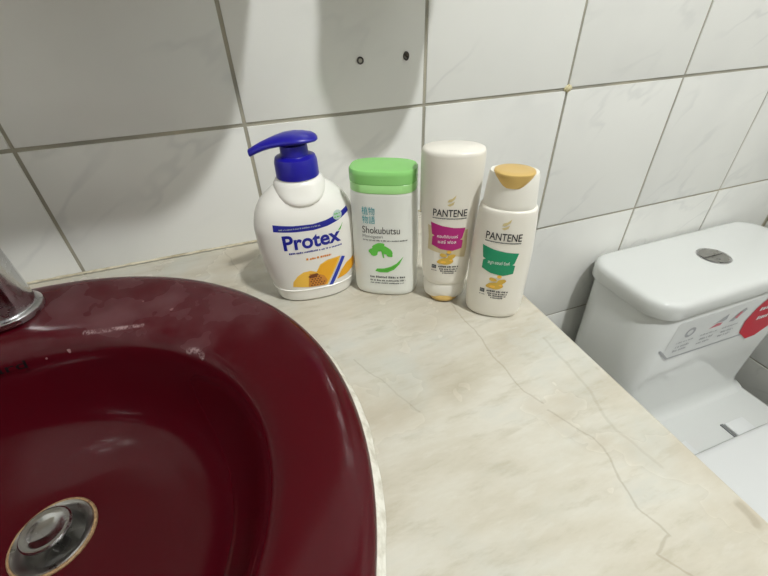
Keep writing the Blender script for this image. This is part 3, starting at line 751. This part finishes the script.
    # clear sticker on the tank front
    class Flat:
        def y(s, x, z, lift):
            f = (z - 0.5) / 0.172; yf = -0.1605 - 0.003 * f
            hw = 0.187 + 0.0065 * f; q = max(0.0, abs(x) - (hw - 0.04))
            return yf + 0.012 + (0.04 - math.sqrt(max(0.04 ** 2 - min(q, .039) ** 2, 0))) - lift
    F = Flat()
    P = lambda pts: [((x + (6 if x < 936 else 15) - cx * 1000), z - 4) for x, z in pts]
    st = patch('clear_sticker', [P([(767, 664), (960, 664), (950, 573), (784, 573), (767, 588)])], F, INK['clear'], t, 0.0004)
    patch('sticker_edge', [P([(752, 607), (782, 578), (965, 572), (965, 575.5), (784, 581.5), (756, 609)])], F, INK['stickergrey'], st, 0.0008)
    ring = []
    for k in range(16):
        a, b = 2 * PI * k / 16, 2 * PI * (k + 1) / 16
        ring.append(P([(806 + 11 * math.cos(a), 634 + 11 * math.sin(a)), (806 + 11 * math.cos(b), 634 + 11 * math.sin(b)), (806 + 6 * math.cos(b), 634 + 6 * math.sin(b)), (806 + 6 * math.cos(a), 634 + 6 * math.sin(a))]))
    patch('sticker_icon', ring, F, INK['stickergrey'], st, 0.0008)
    patch('sticker_icon', [P([(852, 626), (878, 626), (880, 632), (866, 634)])], F, INK['iconred'], st, 0.0008)
    patch('sticker_icon', [P([(850, 636), (862, 637), (884, 650), (886, 638), (880, 634), (866, 636)])], F, INK['stickergrey'], st, 0.0008)
    patch('sticker_icon', [P([(896, 628), (908, 626), (928, 646), (922, 652), (908, 642)])], F, INK['stickergrey'], st, 0.0009)
    patch('sticker_icon', [P([(906, 634), (914, 630), (920, 644), (912, 646)])], F, INK['iconred'], st, 0.0011)
    rows = []
    for x0 in (788, 842, 892):
        rows += [(x0 - 910, x0 + 38 - 910, 609, 3.5), (x0 + 4 - 910, x0 + 34 - 910, 598, 4.5), (x0 + 2 - 910, x0 + 32 - 910, 589, 4.5)]
    small_print('sticker_print', rows, F, INK['stickergrey'], st, 31, 0.0008)
    rb = patch('red_badge', [P([(945, 583), (938, 612), (946, 640), (962, 660), (985, 669), (1010, 667), (1032, 650), (1043, 624), (1040, 596), (1026, 572), (1004, 557), (980, 556)])], F, INK['red'], t, 0.0012)
    small_print('badge_print', [(970 - 910, 996 - 910, 626, 8), (980 - 910, 1038 - 910, 602, 8)], F, INK['clear'], rb, 35, 0.0016)
toilet()

# ------------------------------------------------------------------ wall fixings, and unseen shadow casters added above the frame
def wall_plug(x, z, label, broken):
    t = thing('wall_plug', label, 'wall plug', (x, -0.0005, z), 0)
    Mx = Matrix.Rotation(PI / 2, 4, 'X'); t.scale = (0.85, 1, 0.85)
    bm = bmesh.new(); lathe(bm, [(0.0042, -0.002), (0.0042, 0.0008), (0.0034, 0.0014), (0.0024, 0.0010), (0.0022, -0.0015)], seg=24, cap0=False, cap1=False)
    if broken:
        for v in bm.verts: v.co.x *= 0.9; v.co.y *= 1.2
    bmesh.ops.transform(bm, matrix=Mx, verts=bm.verts); finish('sleeve', bm, mat('grey_plug', srgb(66, 62, 58), 0.6), t)
    bm = bmesh.new(); lathe(bm, [(0.0026, -0.0015), (0.0026, 0.0005 if not broken else 0.0016), (0.001, 0.0006 if not broken else 0.002)], seg=20)
    if broken:
        for v in bm.verts: v.co.x += 0.0008; v.co.y += 0.001
    bmesh.ops.transform(bm, matrix=Mx, verts=bm.verts); finish('hole' if not broken else 'screw_end', bm, mat('plug_core', srgb(176, 172, 162), 0.7) if not broken else mat('rusty_screw', srgb(70, 62, 54), 0.5, 0.6), t)
wall_plug(0.3262, ZC + 0.181, 'grey wall plug with an empty round hole in tile', False)
wall_plug(0.3770, ZC + 0.182, 'chipped wall plug with a broken screw stuck inside', True)
def sealant_blob():
    bm = bmesh.new(); rr = random.Random(2)
    bmesh.ops.create_icosphere(bm, subdivisions=3, radius=0.0055)
    for v in bm.verts:
        k = 1 + 0.25 * math.sin(v.co.x * 1500 + 1) * math.cos(v.co.z * 1300) + rr.uniform(-.05, .05)
        v.co = Vector((v.co.x * k * 1.1, v.co.y * 0.35, v.co.z * k * 0.8))
    o = finish('sealant_blob', bm, worn_white('yellowed_sealant', srgb(216, 208, 172), srgb(170, 152, 104), 400, 0.6), angle=60)
    o.location = (0.6005, 0.0002, ZA + 0.001)
    tag(o, 'small yellowed lump of sealant where four wall tiles meet', 'sealant')
sealant_blob()
def shadow_shelf():  # invented shelf, added out of view to throw the left wall shadow
    t = thing('shadow_shelf', 'unseen white shelf with rounded corners, added to cast a wall shadow', 'shelf', (-0.06, 0, 1.165))
    bm = bmesh.new()
    x0, x1, d, r = -0.30, 0.317, 0.16, 0.07
    pts = [(x0, -0.0006), (x0, -d)]
    pts = [(x0, -0.0006)] + [(x0 + r - r * math.cos(a), -d + r - r * math.sin(a)) for a in [PI / 2 * k / 8 for k in range(9)]] + [(x1 - r + r * math.sin(a), -d + r - r * math.cos(a)) for a in [PI / 2 * k / 8 for k in range(9)]] + [(x1, -0.0006)]
    loft(bm, [[(x, y, z) for x, y in pts] for z in (0, 0.012)])
    finish('board', bm, M_WPLAST, t, angle=40)
    for bx_ in (-0.22, 0.22):
        bm = bmesh.new(); box(bm, bx_ - 0.008, bx_ + 0.008, -0.08, -0.0006, -0.012, 0.0, 0.002); finish('bracket', bm, M_CHROME, t)
shadow_shelf()
def shadow_tumbler():  # invented cup, added out of view and rounded to throw the U-shaped shadow
    t = thing('shadow_cup', 'unseen white round-bottomed cup in a chrome mount, added to cast a wall shadow', 'cup', (0.374, 0, 1.096))
    bm = bmesh.new(); lathe(bm, [(0.010, 0.0), (0.025, 0.004), (0.037, 0.014), (0.044, 0.03), (0.047, 0.05), (0.049, 0.11), (0.0465, 0.11), (0.044, 0.05), (0.034, 0.018), (0.01, 0.006)], cx=0, cy=-0.074, seg=40); finish('cup', bm, M_WPLAST, t, angle=50)
    bm = bmesh.new(); L = []
    for k in range(49):
        q = 2 * PI * k / 48; c = Vector((0.0505 * math.cos(q), -0.074 + 0.0505 * math.sin(q), 0.075)); rd = Vector((math.cos(q), math.sin(q), 0))
        L.append([c + rd * 0.003 * math.cos(a) + Vector((0, 0, 0.003 * math.sin(a))) for a in [2 * PI * j / 10 for j in range(10)]])
    loft(bm, L); finish('ring', bm, M_CHROME, t)
    bm = bmesh.new(); box(bm, -0.016, 0.016, -0.025, -0.0006, 0.055, 0.095, 0.003); finish('wall_mount', bm, M_CHROME, t)
shadow_tumbler()
